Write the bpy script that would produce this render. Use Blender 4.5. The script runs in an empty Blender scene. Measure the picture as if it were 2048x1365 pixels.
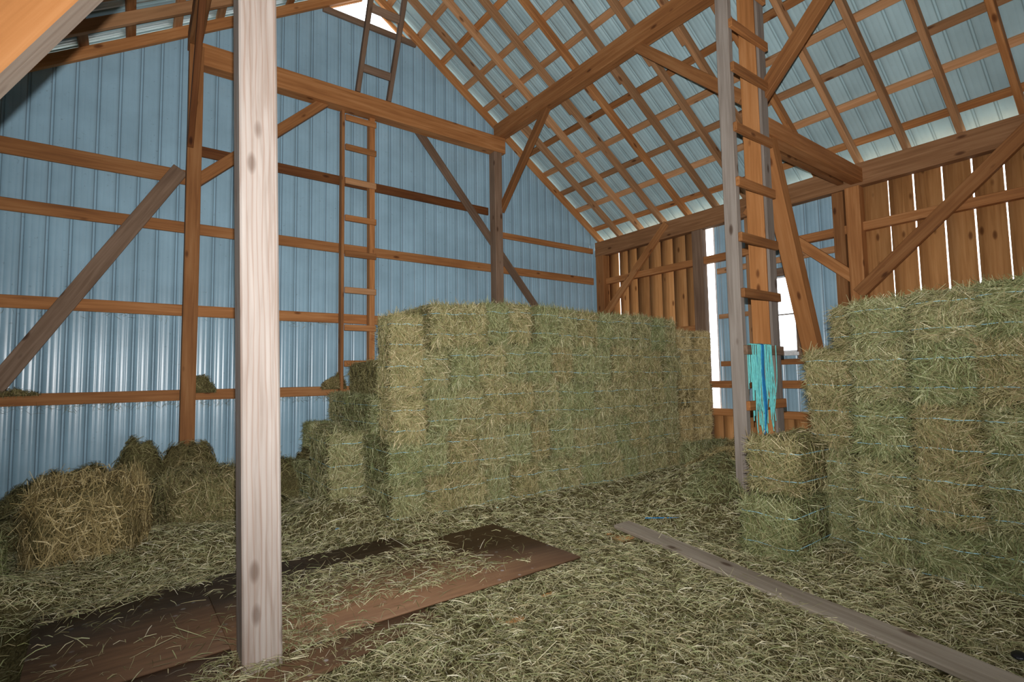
import bpy, bmesh, math, random
import numpy as np
from mathutils import Matrix, Vector, noise

random.seed(7)
RNG = np.random.default_rng(7)
C = bpy.context.scene.collection
sc = bpy.context.scene

# ------------------------------------------------------------------ camera
# X along the blue gable wall, Y towards it, Z up; the hay covered floor lies at FZ
EYE = Vector((0.0, 0.0, 1.775))
FZ = 0.295
def cam_axes(yaw, pitch, roll):
    cy, sy = math.cos(yaw), math.sin(yaw); f = Vector((sy, cy, 0)); r = Vector((cy, -sy, 0)); u = Vector((0, 0, 1))
    cp, sp = math.cos(pitch), math.sin(pitch); f2 = cp*f + sp*u; u2 = -sp*f + cp*u
    cr, sr = math.cos(roll), math.sin(roll)
    return cr*r + sr*u2, -sr*r + cr*u2, f2
R_, U_, F_ = cam_axes(*[math.radians(v) for v in (36.20865564, 3.93118974, -0.95683951)])
cam = bpy.data.cameras.new('camera'); cam.sensor_width = 36.0; cam.lens = 1032.8/2048*36.0; cam.clip_start = 0.05
camo = bpy.data.objects.new('camera', cam); C.objects.link(camo)
m = Matrix.Identity(4)
for i in range(3):
    m[i][0] = R_[i]; m[i][1] = U_[i]; m[i][2] = -F_[i]; m[i][3] = EYE[i]
camo.matrix_world = m
sc.camera = camo

# ------------------------------------------------------------------ light
w = bpy.data.worlds.new('overcast_sky'); sc.world = w; w.use_nodes = True
nt = w.node_tree; bg = nt.nodes['Background']
bg.inputs[0].default_value = (0.93, 0.97, 1.0, 1); bg.inputs[1].default_value = 5.0
flash = bpy.data.lights.new('camera_flash', 'SPOT'); flash.energy = 100.0; flash.color = (1.0, 0.985, 0.97); flash.shadow_soft_size = 0.014
flash.spot_size = math.radians(146); flash.spot_blend = 1.0
flash.use_nodes = True
fn = flash.node_tree; em = [n for n in fn.nodes if n.type == 'EMISSION'][0]
fo = fn.nodes.new('ShaderNodeLightFalloff'); fo.inputs['Strength'].default_value = 2.1
fn.links.new(fo.outputs['Linear'], em.inputs['Strength'])
flo = bpy.data.objects.new('camera_flash', flash); C.objects.link(flo)
flo.location = EYE + U_*0.17 + F_*0.02
flo.rotation_euler = (-(F_ + U_*0.34)).to_track_quat('Z', 'Y').to_euler()   # head tilted a little upwards
sc.view_settings.view_transform = 'Standard'; sc.view_settings.look = 'None'
sc.view_settings.gamma = 1.0; sc.view_settings.use_curve_mapping = False
sc.view_settings.exposure = 0.0

# ------------------------------------------------------------------ helpers
ORD = ['first', 'second', 'third', 'fourth', 'fifth', 'sixth', 'seventh', 'eighth', 'ninth', 'tenth', 'eleventh', 'twelfth',
       'thirteenth', 'fourteenth', 'fifteenth', 'sixteenth', 'seventeenth', 'eighteenth', 'nineteenth', 'twentieth']
def tag(o, label=None, cat=None, group=None, kind=None):
    if label: o['label'] = label
    if cat: o['category'] = cat
    if group: o['group'] = group
    if kind: o['kind'] = kind
    return o
def empty(name, loc=(0, 0, 0), rz=0.0):
    o = bpy.data.objects.new(name, None); C.objects.link(o); o.location = loc; o.rotation_euler = (0, 0, rz)
    o.empty_display_size = 0.1
    return o
def link(name, me, parent=None):
    o = bpy.data.objects.new(name, me); C.objects.link(o)
    if parent is not None: o.parent = parent
    return o
def from_arrays(name, V, Fq, mats, mi=None, smooth=False):
    """mesh from an (n,3) array and an (m,4) quad array"""
    me = bpy.data.meshes.new(name)
    V = np.asarray(V, np.float32); Fq = np.asarray(Fq, np.int32)
    me.vertices.add(len(V)); me.vertices.foreach_set('co', V.ravel())
    k = Fq.shape[1]
    me.loops.add(Fq.size); me.loops.foreach_set('vertex_index', Fq.ravel())
    me.polygons.add(len(Fq)); me.polygons.foreach_set('loop_start', np.arange(0, Fq.size, k, dtype=np.int32))
    me.polygons.foreach_set('loop_total', np.full(len(Fq), k, np.int32))
    if mi is not None: me.polygons.foreach_set('material_index', np.asarray(mi, np.int32))
    if smooth: me.polygons.foreach_set('use_smooth', np.ones(len(Fq), bool))
    for mt in (mats if isinstance(mats, (list, tuple)) else [mats]): me.materials.append(mt)
    me.update(calc_edges=True); me.validate()
    return me

def vnoise(x, y, seed=0, f=1.0):
    """vectorised value noise in -1..1"""
    rs = np.random.default_rng(seed); T = rs.random((64, 64))*2 - 1
    x = np.asarray(x, float)*f + 100; y = np.asarray(y, float)*f + 100
    xi = np.floor(x).astype(int); yi = np.floor(y).astype(int); u = x - xi; v = y - yi
    u = u*u*(3 - 2*u); v = v*v*(3 - 2*v)
    a = T[xi % 64, yi % 64]; b = T[(xi+1) % 64, yi % 64]; c = T[xi % 64, (yi+1) % 64]; d = T[(xi+1) % 64, (yi+1) % 64]
    return (a*(1-u) + b*u)*(1-v) + (c*(1-u) + d*u)*v

# ------------------------------------------------------------------ materials
def new_mat(name):
    mt = bpy.data.materials.new(name); mt.use_nodes = True
    n = mt.node_tree.nodes; b = n['Principled BSDF']
    return mt, mt.node_tree, b
def node(nt, t, **kw):
    n = nt.nodes.new(t)
    for k, v in kw.items(): setattr(n, k, v)
    return n
def ramp(nt, stops, src):
    r = node(nt, 'ShaderNodeValToRGB'); e = r.color_ramp.elements
    while len(e) < len(stops): e.new(0.5)
    for el, (p, c) in zip(e, stops): el.position = p; el.color = (*c, 1)
    nt.links.new(src, r.inputs[0]); return r.outputs[0]
def mul(nt, a, b, fac=1.0, mode='MULTIPLY'):
    x = node(nt, 'ShaderNodeMix', data_type='RGBA', blend_type=mode)
    x.inputs[0].default_value = fac
    for i, v in ((6, a), (7, b)):
        if isinstance(v, tuple): x.inputs[i].default_value = (*v, 1)
        else: nt.links.new(v, x.inputs[i])
    return x.outputs[2]

def wood_mat(name, dark, mid, light, knots=1.0, rough=0.75, grain=1.0, var=0.35, island=False, rings=0.0):
    """sawn timber; grain runs along the local Z axis of the piece"""
    mt, nt, b = new_mat(name)
    tc = node(nt, 'ShaderNodeTexCoord'); oi = node(nt, 'ShaderNodeObjectInfo')
    rnd = oi.outputs['Random']
    if island:
        g = node(nt, 'ShaderNodeNewGeometry'); rnd = g.outputs['Random Per Island']
    sh = node(nt, 'ShaderNodeVectorMath', operation='ADD')
    k = node(nt, 'ShaderNodeMath', operation='MULTIPLY'); nt.links.new(rnd, k.inputs[0]); k.inputs[1].default_value = 37.0
    cb = node(nt, 'ShaderNodeCombineXYZ'); nt.links.new(k.outputs[0], cb.inputs[0]); nt.links.new(k.outputs[0], cb.inputs[2])
    nt.links.new(tc.outputs['Object'], sh.inputs[0]); nt.links.new(cb.outputs[0], sh.inputs[1])
    mp = node(nt, 'ShaderNodeMapping'); mp.inputs['Scale'].default_value = (26*grain, 26*grain, 1.3*grain)
    nt.links.new(sh.outputs[0], mp.inputs[0])
    n1 = node(nt, 'ShaderNodeTexNoise'); n1.inputs['Scale'].default_value = 1.0; n1.inputs['Detail'].default_value = 5
    n1.inputs['Distortion'].default_value = 0.6; nt.links.new(mp.outputs[0], n1.inputs['Vector'])
    mp2 = node(nt, 'ShaderNodeMapping'); mp2.inputs['Scale'].default_value = (2.2, 2.2, 0.7)
    nt.links.new(sh.outputs[0], mp2.inputs[0])
    n2 = node(nt, 'ShaderNodeTexNoise'); n2.inputs['Scale'].default_value = 1.0; n2.inputs['Detail'].default_value = 3
    nt.links.new(mp2.outputs[0], n2.inputs['Vector'])
    ad = node(nt, 'ShaderNodeMath', operation='MULTIPLY_ADD')
    nt.links.new(n2.outputs[0], ad.inputs[0]); ad.inputs[1].default_value = 0.55
    sb = node(nt, 'ShaderNodeMath', operation='MULTIPLY_ADD'); nt.links.new(n1.outputs[0], sb.inputs[0]); sb.inputs[1].default_value = 0.75; sb.inputs[2].default_value = -0.15
    nt.links.new(sb.outputs[0], ad.inputs[2])
    col = ramp(nt, [(0.22, dark), (0.5, mid), (0.78, light)], ad.outputs[0])
    if rings:          # long flame shaped growth rings
        mpw = node(nt, 'ShaderNodeMapping'); mpw.inputs['Scale'].default_value = (1, 1, 0.10); nt.links.new(sh.outputs[0], mpw.inputs[0])
        wv = node(nt, 'ShaderNodeTexWave', wave_type='BANDS', bands_direction='X'); wv.inputs['Scale'].default_value = 11.0
        wv.inputs['Distortion'].default_value = 4.5; wv.inputs['Detail'].default_value = 2.0; wv.inputs['Detail Scale'].default_value = 1.6
        nt.links.new(mpw.outputs[0], wv.inputs['Vector'])
        col = mul(nt, col, ramp(nt, [(0.0, (0.78, 0.62, 0.54)), (0.22, (0.97, 0.95, 0.94)), (1.0, (1, 1, 1))], wv.outputs['Fac']), rings)
    # knots
    mp3 = node(nt, 'ShaderNodeMapping'); mp3.inputs['Scale'].default_value = (5.5, 5.5, 2.2)
    nt.links.new(sh.outputs[0], mp3.inputs[0])
    vo = node(nt, 'ShaderNodeTexVoronoi'); vo.inputs['Scale'].default_value = 1.0; nt.links.new(mp3.outputs[0], vo.inputs['Vector'])
    kn = ramp(nt, [(0.0, (0.30, 0.24, 0.2)), (0.09, (0.45, 0.38, 0.34)), (0.16, (1, 1, 1))], vo.outputs['Distance'])
    col = mul(nt, col, kn, knots)
    mr = node(nt, 'ShaderNodeMapRange'); mr.inputs[3].default_value = 1 - var; mr.inputs[4].default_value = 1 + var*0.6
    nt.links.new(rnd, mr.inputs[0])
    col = mul(nt, col, mr.outputs[0])
    nt.links.new(col, b.inputs['Base Color']); b.inputs['Roughness'].default_value = rough
    b.inputs['Specular IOR Level'].default_value = 0.25
    bp = node(nt, 'ShaderNodeBump'); bp.inputs['Strength'].default_value = 0.35; bp.inputs['Distance'].default_value = 0.004
    nt.links.new(n1.outputs[0], bp.inputs['Height']); nt.links.new(bp.outputs[0], b.inputs['Normal'])
    return mt

M = {}
M['wood'] = wood_mat('rough_sawn_hemlock', (0.20, 0.075, 0.024), (0.36, 0.150, 0.050), (0.50, 0.245, 0.098))
M['wood_mid'] = wood_mat('mid_brown_old_beam', (0.12, 0.055, 0.022), (0.22, 0.105, 0.045), (0.31, 0.165, 0.08))  # medium brown wood of the eave plate
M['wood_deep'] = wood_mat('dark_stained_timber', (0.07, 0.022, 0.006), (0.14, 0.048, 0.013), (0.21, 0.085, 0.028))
M['wood_dark'] = wood_mat('aged_rafter_wood', (0.24, 0.115, 0.050), (0.42, 0.215, 0.098), (0.54, 0.30, 0.155))
M['wood_orange'] = wood_mat('fresh_orange_timber', (0.29, 0.115, 0.034), (0.43, 0.180, 0.058), (0.54, 0.255, 0.10), var=0.15)
M['wood_pale'] = wood_mat('pale_planed_pine', (0.31, 0.225, 0.175), (0.475, 0.405, 0.36), (0.58, 0.52, 0.475), knots=0.75, var=0.05, grain=1.3, rings=0.6)
M['wood_grey'] = wood_mat('weathered_grey_wood', (0.16, 0.125, 0.10), (0.28, 0.235, 0.20), (0.40, 0.35, 0.31), var=0.2)
M['plank_grey'] = wood_mat('sun_bleached_plank', (0.22, 0.175, 0.13), (0.37, 0.31, 0.245), (0.50, 0.43, 0.35), var=0.1)
M['wood_pale_grey'] = wood_mat('pale_grey_edge', (0.30, 0.22, 0.165), (0.46, 0.36, 0.29), (0.58, 0.48, 0.40), var=0.1)  # paler grey for the underside of the near diagonal
M['wood_brown'] = wood_mat('grey_brown_wood', (0.12, 0.07, 0.045), (0.20, 0.125, 0.08), (0.30, 0.20, 0.14), var=0.2)
M['plank'] = wood_mat('wall_plank_wood', (0.30, 0.13, 0.042), (0.52, 0.245, 0.085), (0.66, 0.345, 0.14), island=True, var=0.3)
M['endgrain'] = wood_mat('fresh_cut_end', (0.62, 0.40, 0.2), (0.72, 0.5, 0.28), (0.8, 0.6, 0.36), knots=0, var=0.1)

def metal_mat(name, colr, rough, dirt=0.4):
    mt, nt, b = new_mat(name)
    tc = node(nt, 'ShaderNodeTexCoord')
    n1 = node(nt, 'ShaderNodeTexNoise'); n1.inputs['Scale'].default_value = 1.6; n1.inputs['Detail'].default_value = 6
    nt.links.new(tc.outputs['Object'], n1.inputs['Vector'])
    c1 = tuple(v*0.86 for v in colr); c2 = tuple(min(1, v*1.1) for v in colr)
    col = ramp(nt, [(0.3, c1), (0.7, c2)], n1.outputs[0])
    n2 = node(nt, 'ShaderNodeTexNoise'); n2.inputs['Scale'].default_value = 24; n2.inputs['Detail'].default_value = 8
    nt.links.new(tc.outputs['Object'], n2.inputs['Vector'])
    sp = ramp(nt, [(0.66, (1, 1, 1)), (0.74, (0.45, 0.38, 0.34))], n2.outputs[0])
    col = mul(nt, col, sp, dirt)
    nt.links.new(col, b.inputs['Base Color'])
    b.inputs['Metallic'].default_value = 0.0
    b.inputs['Roughness'].default_value = rough; b.inputs['Specular IOR Level'].default_value = 0.5
    bp = node(nt, 'ShaderNodeBump'); bp.inputs['Strength'].default_value = 0.08; bp.inputs['Distance'].default_value = 0.01
    nt.links.new(n1.outputs[0], bp.inputs['Height']); nt.links.new(bp.outputs[0], b.inputs['Normal'])
    return mt
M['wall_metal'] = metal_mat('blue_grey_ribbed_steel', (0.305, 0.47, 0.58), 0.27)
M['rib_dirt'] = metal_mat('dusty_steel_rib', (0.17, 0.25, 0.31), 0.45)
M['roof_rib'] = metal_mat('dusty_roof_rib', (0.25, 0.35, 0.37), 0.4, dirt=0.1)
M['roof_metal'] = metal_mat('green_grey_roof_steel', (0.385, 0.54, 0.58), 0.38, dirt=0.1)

def hay_mat(name, stops, sat=1.0, var=0.3):
    mt, nt, b = new_mat(name)
    g = node(nt, 'ShaderNodeNewGeometry'); oi = node(nt, 'ShaderNodeObjectInfo')
    col = ramp(nt, stops, g.outputs['Random Per Island'])
    tint = ramp(nt, [(0.0, (0.82, 0.92, 0.74)), (0.3, (0.95, 1.0, 0.86)), (0.6, (1.06, 1.02, 0.9)), (0.85, (1.12, 1.02, 0.86)), (1.0, (0.98, 0.86, 0.70))], oi.outputs['Random'])
    col = mul(nt, col, tint, var)
    nt.links.new(col, b.inputs['Base Color']); b.inputs['Roughness'].default_value = 0.7
    b.inputs['Specular IOR Level'].default_value = 0.2
    return mt
HAY = [(0.0, (0.07, 0.058, 0.024)), (0.14, (0.13, 0.145, 0.055)), (0.28, (0.25, 0.205, 0.105)), (0.42, (0.205, 0.235, 0.115)), (0.56, (0.33, 0.265, 0.155)), (0.70, (0.27, 0.29, 0.135)), (0.84, (0.42, 0.37, 0.215)), (0.94, (0.46, 0.46, 0.29)), (1.0, (0.72, 0.64, 0.46))]
HAYF = [(0.0, (0.15, 0.11, 0.05)), (0.16, (0.27, 0.275, 0.11)), (0.32, (0.44, 0.36, 0.20)), (0.48, (0.40, 0.44, 0.21)), (0.64, (0.58, 0.48, 0.29)), (0.80, (0.58, 0.58, 0.33)), (0.93, (0.78, 0.70, 0.45)), (1.0, (0.92, 0.86, 0.66))]
M['hay'] = hay_mat('cut_hay_stems', HAY, var=0.75)
M['hay_floor'] = hay_mat('trodden_hay_stems', HAYF, var=0.0)
HAYD = [(0.0, (0.07, 0.048, 0.02)), (0.3, (0.17, 0.135, 0.055)), (0.55, (0.20, 0.19, 0.08)), (0.85, (0.33, 0.26, 0.13)), (1.0, (0.55, 0.46, 0.27))]
M['hay_dark'] = hay_mat('old_dusty_hay', HAYD, var=0.6)
HAYS = [(0.0, (0.20, 0.145, 0.06)), (0.4, (0.40, 0.315, 0.14)), (0.8, (0.58, 0.47, 0.24)), (1.0, (0.78, 0.66, 0.40))]
M['hay_straw'] = hay_mat('golden_and_lit_hay', HAYS, var=0.3)  # broken bale's own gold; on the narrow stack it paints window light
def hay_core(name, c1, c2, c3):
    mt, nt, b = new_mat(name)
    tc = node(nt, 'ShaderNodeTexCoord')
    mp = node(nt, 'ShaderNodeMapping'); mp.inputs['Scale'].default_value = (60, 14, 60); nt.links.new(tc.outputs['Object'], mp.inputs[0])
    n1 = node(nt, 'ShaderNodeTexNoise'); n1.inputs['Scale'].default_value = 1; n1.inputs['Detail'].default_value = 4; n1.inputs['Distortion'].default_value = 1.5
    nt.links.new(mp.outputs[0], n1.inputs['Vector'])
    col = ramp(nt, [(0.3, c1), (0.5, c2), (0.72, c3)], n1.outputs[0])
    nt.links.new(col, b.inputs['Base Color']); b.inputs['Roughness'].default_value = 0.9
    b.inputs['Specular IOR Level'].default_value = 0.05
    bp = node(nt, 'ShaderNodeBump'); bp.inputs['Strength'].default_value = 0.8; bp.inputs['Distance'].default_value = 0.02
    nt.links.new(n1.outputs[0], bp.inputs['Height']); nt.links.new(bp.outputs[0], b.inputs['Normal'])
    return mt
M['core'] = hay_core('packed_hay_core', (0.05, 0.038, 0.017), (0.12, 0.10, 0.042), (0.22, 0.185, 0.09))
def plain(name, colr, rough=0.6, spec=0.3):
    mt, nt, b = new_mat(name); b.inputs['Roughness'].default_value = rough; b.inputs['Specular IOR Level'].default_value = spec
    tc = node(nt, 'ShaderNodeTexCoord'); n1 = node(nt, 'ShaderNodeTexNoise'); n1.inputs['Scale'].default_value = 30
    nt.links.new(tc.outputs['Object'], n1.inputs['Vector'])
    nt.links.new(ramp(nt, [(0.3, tuple(v*0.85 for v in colr)), (0.7, tuple(min(1, v*1.1) for v in colr))], n1.outputs[0]), b.inputs['Base Color'])
    return mt
M['twine'] = plain('pale_blue_baler_twine', (0.34, 0.60, 0.68))
M['teal'] = plain('turquoise_twine', (0.20, 0.72, 0.70))
M['blue'] = plain('bright_blue_twine', (0.02, 0.24, 0.55))
M['white'] = plain('white_window_trim', (0.75, 0.75, 0.76))
M['ground'] = plain('pale_bounce_ground', (0.42, 0.41, 0.34), 0.9, 0.1)  # pale tone chosen to bounce light up under the roof edges
M['black'] = plain('black_rubber', (0.012, 0.013, 0.015), 0.4)
def glass_mat():
    mt = bpy.data.materials.new('clear_window_glass'); mt.use_nodes = True; nt = mt.node_tree; nt.nodes.clear()
    o = node(nt, 'ShaderNodeOutputMaterial'); t = node(nt, 'ShaderNodeBsdfTransparent'); g = node(nt, 'ShaderNodeBsdfGlossy'); g.inputs['Roughness'].default_value = 0.03
    fr = node(nt, 'ShaderNodeFresnel'); fr.inputs[0].default_value = 1.3; x = node(nt, 'ShaderNodeMixShader')
    t.inputs[0].default_value = (0.95, 0.97, 0.98, 1)
    nt.links.new(fr.outputs[0], x.inputs[0]); nt.links.new(t.outputs[0], x.inputs[1]); nt.links.new(g.outputs[0], x.inputs[2]); nt.links.new(x.outputs[0], o.inputs[0])
    return mt
M['glass'] = glass_mat()
def ply_mat(name, c1, c2, spots=True):
    mt, nt, b = new_mat(name)
    tc = node(nt, 'ShaderNodeTexCoord')
    mp = node(nt, 'ShaderNodeMapping'); mp.inputs['Scale'].default_value = (1.2, 9, 9); nt.links.new(tc.outputs['Object'], mp.inputs[0])
    n1 = node(nt, 'ShaderNodeTexNoise'); n1.inputs['Scale'].default_value = 1; n1.inputs['Detail'].default_value = 5; n1.inputs['Distortion'].default_value = 2.0
    nt.links.new(mp.outputs[0], n1.inputs['Vector'])
    col = ramp(nt, [(0.3, c1), (0.7, c2)], n1.outputs[0])
    vo = node(nt, 'ShaderNodeTexVoronoi'); vo.inputs['Scale'].default_value = 11; vo.inputs['Randomness'].default_value = 1.0
    nt.links.new(tc.outputs['Object'], vo.inputs['Vector'])
    n3 = node(nt, 'ShaderNodeTexNoise'); n3.inputs['Scale'].default_value = 2.2; nt.links.new(tc.outputs['Object'], n3.inputs['Vector'])
    s = ramp(nt, [(0.12, (1, 1, 1)), (0.19, (0, 0, 0))], vo.outputs['Distance'])
    s2 = ramp(nt, [(0.5, (0, 0, 0)), (0.62, (1, 1, 1))], n3.outputs[0])
    f = mul(nt, s, s2); x = node(nt, 'ShaderNodeMix', data_type='RGBA'); nt.links.new(f, x.inputs[0]); nt.links.new(col, x.inputs[6]); x.inputs[7].default_value = (0.42, 0.36, 0.33, 1)
    nt.links.new(x.outputs[2], b.inputs['Base Color']); b.inputs['Roughness'].default_value = 0.65
    return mt
M['ply'] = ply_mat('brown_plywood', (0.20, 0.10, 0.05), (0.30, 0.165, 0.085))
M['ply_dark'] = ply_mat('dark_worn_plywood', (0.13, 0.068, 0.036), (0.22, 0.118, 0.06))

# ------------------------------------------------------------------ timbers
def box_mesh(name, lx, ly, lz, mat, bev=0.006, centre_z=False, wob=0.0):
    bm = bmesh.new(); bmesh.ops.create_cube(bm, size=1.0)
    for v in bm.verts: v.co = Vector((v.co.x*lx, v.co.y*ly, v.co.z*lz if centre_z else (v.co.z + 0.5)*lz))
    if bev: bmesh.ops.bevel(bm, geom=bm.edges[:], offset=min(bev, 0.2*min(lx, ly, lz)), segments=1, affect='EDGES')
    if wob and lz > 1.0:
        n = max(3, int(lz/0.35))
        for i in range(1, n):
            bmesh.ops.bisect_plane(bm, geom=bm.verts[:]+bm.edges[:]+bm.faces[:], plane_co=(0, 0, lz*i/n), plane_no=(0, 0, 1))
        s = random.random()*50
        for v in bm.verts:
            v.co.x += wob*noise.noise(Vector((s, 0, v.co.z*0.9))); v.co.y += wob*noise.noise(Vector((0, s, v.co.z*0.9)))
    me = bpy.data.meshes.new(name); bm.to_mesh(me); bm.free(); me.materials.append(mat)
    return me
def frame(p0, p1, side):
    """axes of a piece from p0 to p1; local x is `side` made square to it, local z the length"""
    z = (Vector(p1) - Vector(p0)); L = z.length; z.normalize()
    x = Vector(side); x = (x - x.dot(z)*z).normalized(); y = z.cross(x)
    mt = Matrix.Identity(4)
    for i in range(3): mt[i][0] = x[i]; mt[i][1] = y[i]; mt[i][2] = z[i]; mt[i][3] = p0[i]
    return mt, L
def timber(name, p0, p1, side, wx, wy, mat, label=None, cat=None, group=None, parent=None, bev=0.006, wob=0.0):
    """straight timber on the centre line p0-p1, wx wide along `side`, wy the other way"""
    mt, L = frame(p0, p1, side)
    o = link(name, box_mesh(name, wx, wy, L, M[mat], bev, wob=wob), parent)
    o.matrix_local = mt
    if label: tag(o, label, cat, group)
    return o
def bar(name, lo, hi, mat, axis, label=None, cat=None, group=None, parent=None, bev=0.006, wob=0.0, off=(0, 0, 0)):
    """axis aligned timber filling the box lo-hi; grain along `axis`"""
    lo = Vector(lo) - Vector(off); hi = Vector(hi) - Vector(off); c = (lo + hi)/2; s = hi - lo
    a = 'xyz'.index(axis); p0 = c.copy(); p1 = c.copy(); p0[a] = lo[a]; p1[a] = hi[a]
    side = {'x': (0, 1, 0), 'y': (1, 0, 0), 'z': (1, 0, 0)}[axis]
    o_ = {'x': (s.y, s.z), 'y': (s.x, s.z), 'z': (s.x, s.y)}[axis]
    return timber(name, p0, p1, side, o_[0], o_[1], mat, label, cat, group, parent, bev, wob)

# ------------------------------------------------------------------ the room
WX, LX, GY = 8.77, -2.2, 8.57          # right wall, left wall, gable wall
RX, RZ, SL = 3.28, 8.62, 0.663         # ridge and slope of the rafters' underside
BACK = -3.6                            # where the barn ends behind the photographer
def zr(x): return RZ - SL*abs(x - RX)
CA = 1/math.sqrt(1 + SL*SL)
RD = 0.14                              # rafter depth
def rib_profile(a, b, pitch=0.2286, phase=0.0):
    """(position, offset) pairs of a ribbed steel sheet: high ribs with two low ones between"""
    out = []; k = math.floor((a - phase)/pitch)
    t = phase + k*pitch
    while t < b + pitch:
        for d, o in ((-0.020, 0), (-0.011, 0.019), (0.011, 0.019), (0.020, 0), (0.072, 0), (0.077, 0.0016), (0.085, 0.0016), (0.090, 0),
                     (0.138, 0), (0.143, 0.0016), (0.151, 0.0016), (0.156, 0)):
            q = t + d
            if a <= q <= b: out.append((q, o))
        t += pitch
    out.sort()
    return [(a, 0.0)] + out + [(b, 0.0)]

def strip_mesh(name, rows, mats, offs=None):
    """rows: list of (bottom point, top point); faces on a high rib's flanks take the second material"""
    V = []; F = []; mi = []
    for lo, hi in rows: V += [lo, hi]
    for i in range(len(rows)-1):
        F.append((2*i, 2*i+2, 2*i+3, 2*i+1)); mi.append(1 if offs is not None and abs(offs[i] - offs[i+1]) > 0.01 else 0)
    return from_arrays(name, V, F, mats, mi)

prof = rib_profile(LX, WX + 0.2, phase=-0.02)
VENT = 8.10
rows = []; offs = []
for x in sorted([p for p in prof] + [(RX - 0.8, 0), (RX + 0.8, 0)]):
    top = min(zr(x[0]) + 0.12, VENT)
    offs.append(x[1]); rows.append(((x[0], GY + 0.045 + x[1], 0.2), (x[0], GY + 0.045 + x[1], top)))
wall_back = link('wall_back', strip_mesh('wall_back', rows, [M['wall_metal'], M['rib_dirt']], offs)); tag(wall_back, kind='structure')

# roof sheets
Y0, Y1 = BACK, GY + 0.36
for nm, s in (('ceiling_right', 1), ('ceiling_left', -1)):
    rows = []; offs = []
    xe = RX + s*(WX + 0.35 - RX)
    for y, o in rib_profile(Y0, Y1, phase=0.1):
        h = (RD + 0.04)/CA + 0.004 + o/CA
        a = (RX + s*0.02, y, zr(RX) + h); b_ = (xe, y, zr(xe) + h)
        rows.append((a, b_) if s > 0 else (b_, a)); offs.append(o)
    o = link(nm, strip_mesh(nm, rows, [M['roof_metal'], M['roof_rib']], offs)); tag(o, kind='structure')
cap = bar('trim_1', (RX - 0.12, Y0, RZ + 0.235), (RX + 0.12, Y1, RZ + 0.25), 'wood_dark', 'y'); tag(cap, kind='structure')
cap.data.materials.clear(); cap.data.materials.append(M['roof_metal'])

# floor boards under the hay
V = []; F = []
y = BACK
while y < GY + 0.1:
    y2 = y + 0.23; n = len(V)
    for z in (0.22, 0.262):
        V += [(LX, y, z), (WX + 0.2, y, z), (WX + 0.2, y2 - 0.006, z), (LX, y2 - 0.006, z)]
    F += [(n+4, n+5, n+6, n+7), (n, n+3, n+2, n+1), (n, n+1, n+5, n+4), (n+1, n+2, n+6, n+5), (n+2, n+3, n+7, n+6), (n+3, n, n+4, n+7)]
    y = y2
floor = link('floor', from_arrays('floor', V, F, M['plank'])); tag(floor, kind='structure')

# right wall: upright planks with open gaps, left clear between the door posts
def plank_box(V, F, x0, x1, y0, y1, z0, z1, skew=0.0):
    n = len(V)
    for z, k in ((z0, 0.0), (z1, skew)):
        V += [(x0, y0 + k, z), (x1, y0 + k, z), (x1, y1, z), (x0, y1, z)]
    F += [(n, n+3, n+2, n+1), (n+4, n+5, n+6, n+7), (n, n+1, n+5, n+4), (n+1, n+2, n+6, n+5), (n+2, n+3, n+7, n+6), (n+3, n, n+4, n+7)]
V = []; F = []
PX0, PX1 = 8.90, 8.925
ys = [8.60, 8.30, 7.975]
# gable bay, solid but for one gap
edges = [(8.60, 8.27), (8.262, 7.975), (7.940, 7.70), (7.694, 7.44), (7.436, 7.12), (7.114, 6.80), (6.795, 6.50), (6.494, 6.20), (6.195, 5.93), (5.925, 5.74)]
for a, b_ in edges: plank_box(V, F, PX0, PX1, b_, a, 0.2, 4.75)
# bay this side of the cross frame, open joints
slits = [(2.716, 0.022, 0.006), (2.404, 0.016, 0.030), (2.090, 0.032, 0.006), (1.772, 0.026, 0.016), (1.457, 0.010, 0.030)]
y = 3.32
for ys_, gb, gt in slits:
    plank_box(V, F, PX0, PX1, ys_ + gb/2, y, 0.2, 4.75, (gt - gb)/2)
    y = ys_ - gb/2
yy = y; k = 0
while yy > BACK:
    plank_box(V, F, PX0, PX1, yy - 0.30, yy, 0.2, 4.75); yy -= 0.30 + (0.006, 0.012, 0.004)[k % 3]; k += 1
yy = 5.74
while yy > 3.33:
    plank_box(V, F, PX0, PX1, max(3.32, yy - 0.21), yy, 0.2, 1.05); yy -= 0.214
plank_box(V, F, PX0, PX1, 3.32, 5.76, 4.60, 4.95)
wall_right = link('wall_right', from_arrays('wall_right', V, F, M['plank'])); tag(wall_right, kind='structure')

# steel panel over the old doorway, with the window hole
W0, W1, WZ0, WZ1 = 4.15, 4.74, 2.11, 3.42
rows_a = []
PY0, PY1 = 3.28, 5.60
def panel_rows(y0, y1, z0, z1):
    return [((9.0 + o, y, z0), (9.0 + o, y, z1)) for y, o in rib_profile(y0, y1, phase=0.05)]
V = []; F = []; mi = []
for y0, y1, z0, z1 in ((PY0, W0, 0.95, 4.75), (W1, PY1, 0.95, 4.75), (W0, W1, 0.95, WZ0), (W0, W1, WZ1, 4.75)):
    r = panel_rows(y0, y1, z0, z1); n = len(V)
    for lo, hi in r: V += [lo, hi]
    for i in range(len(r)-1):
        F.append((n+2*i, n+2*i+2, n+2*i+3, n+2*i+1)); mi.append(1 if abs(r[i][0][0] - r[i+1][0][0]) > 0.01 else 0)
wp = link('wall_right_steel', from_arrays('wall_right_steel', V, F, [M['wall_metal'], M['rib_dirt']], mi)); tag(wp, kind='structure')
o = bar('trim_2', (8.985, 5.60, 0.95), (9.03, 5.625, 4.75), 'wood', 'z', bev=0.003); o.data.materials[0] = M['white']; tag(o, kind='structure')

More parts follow.
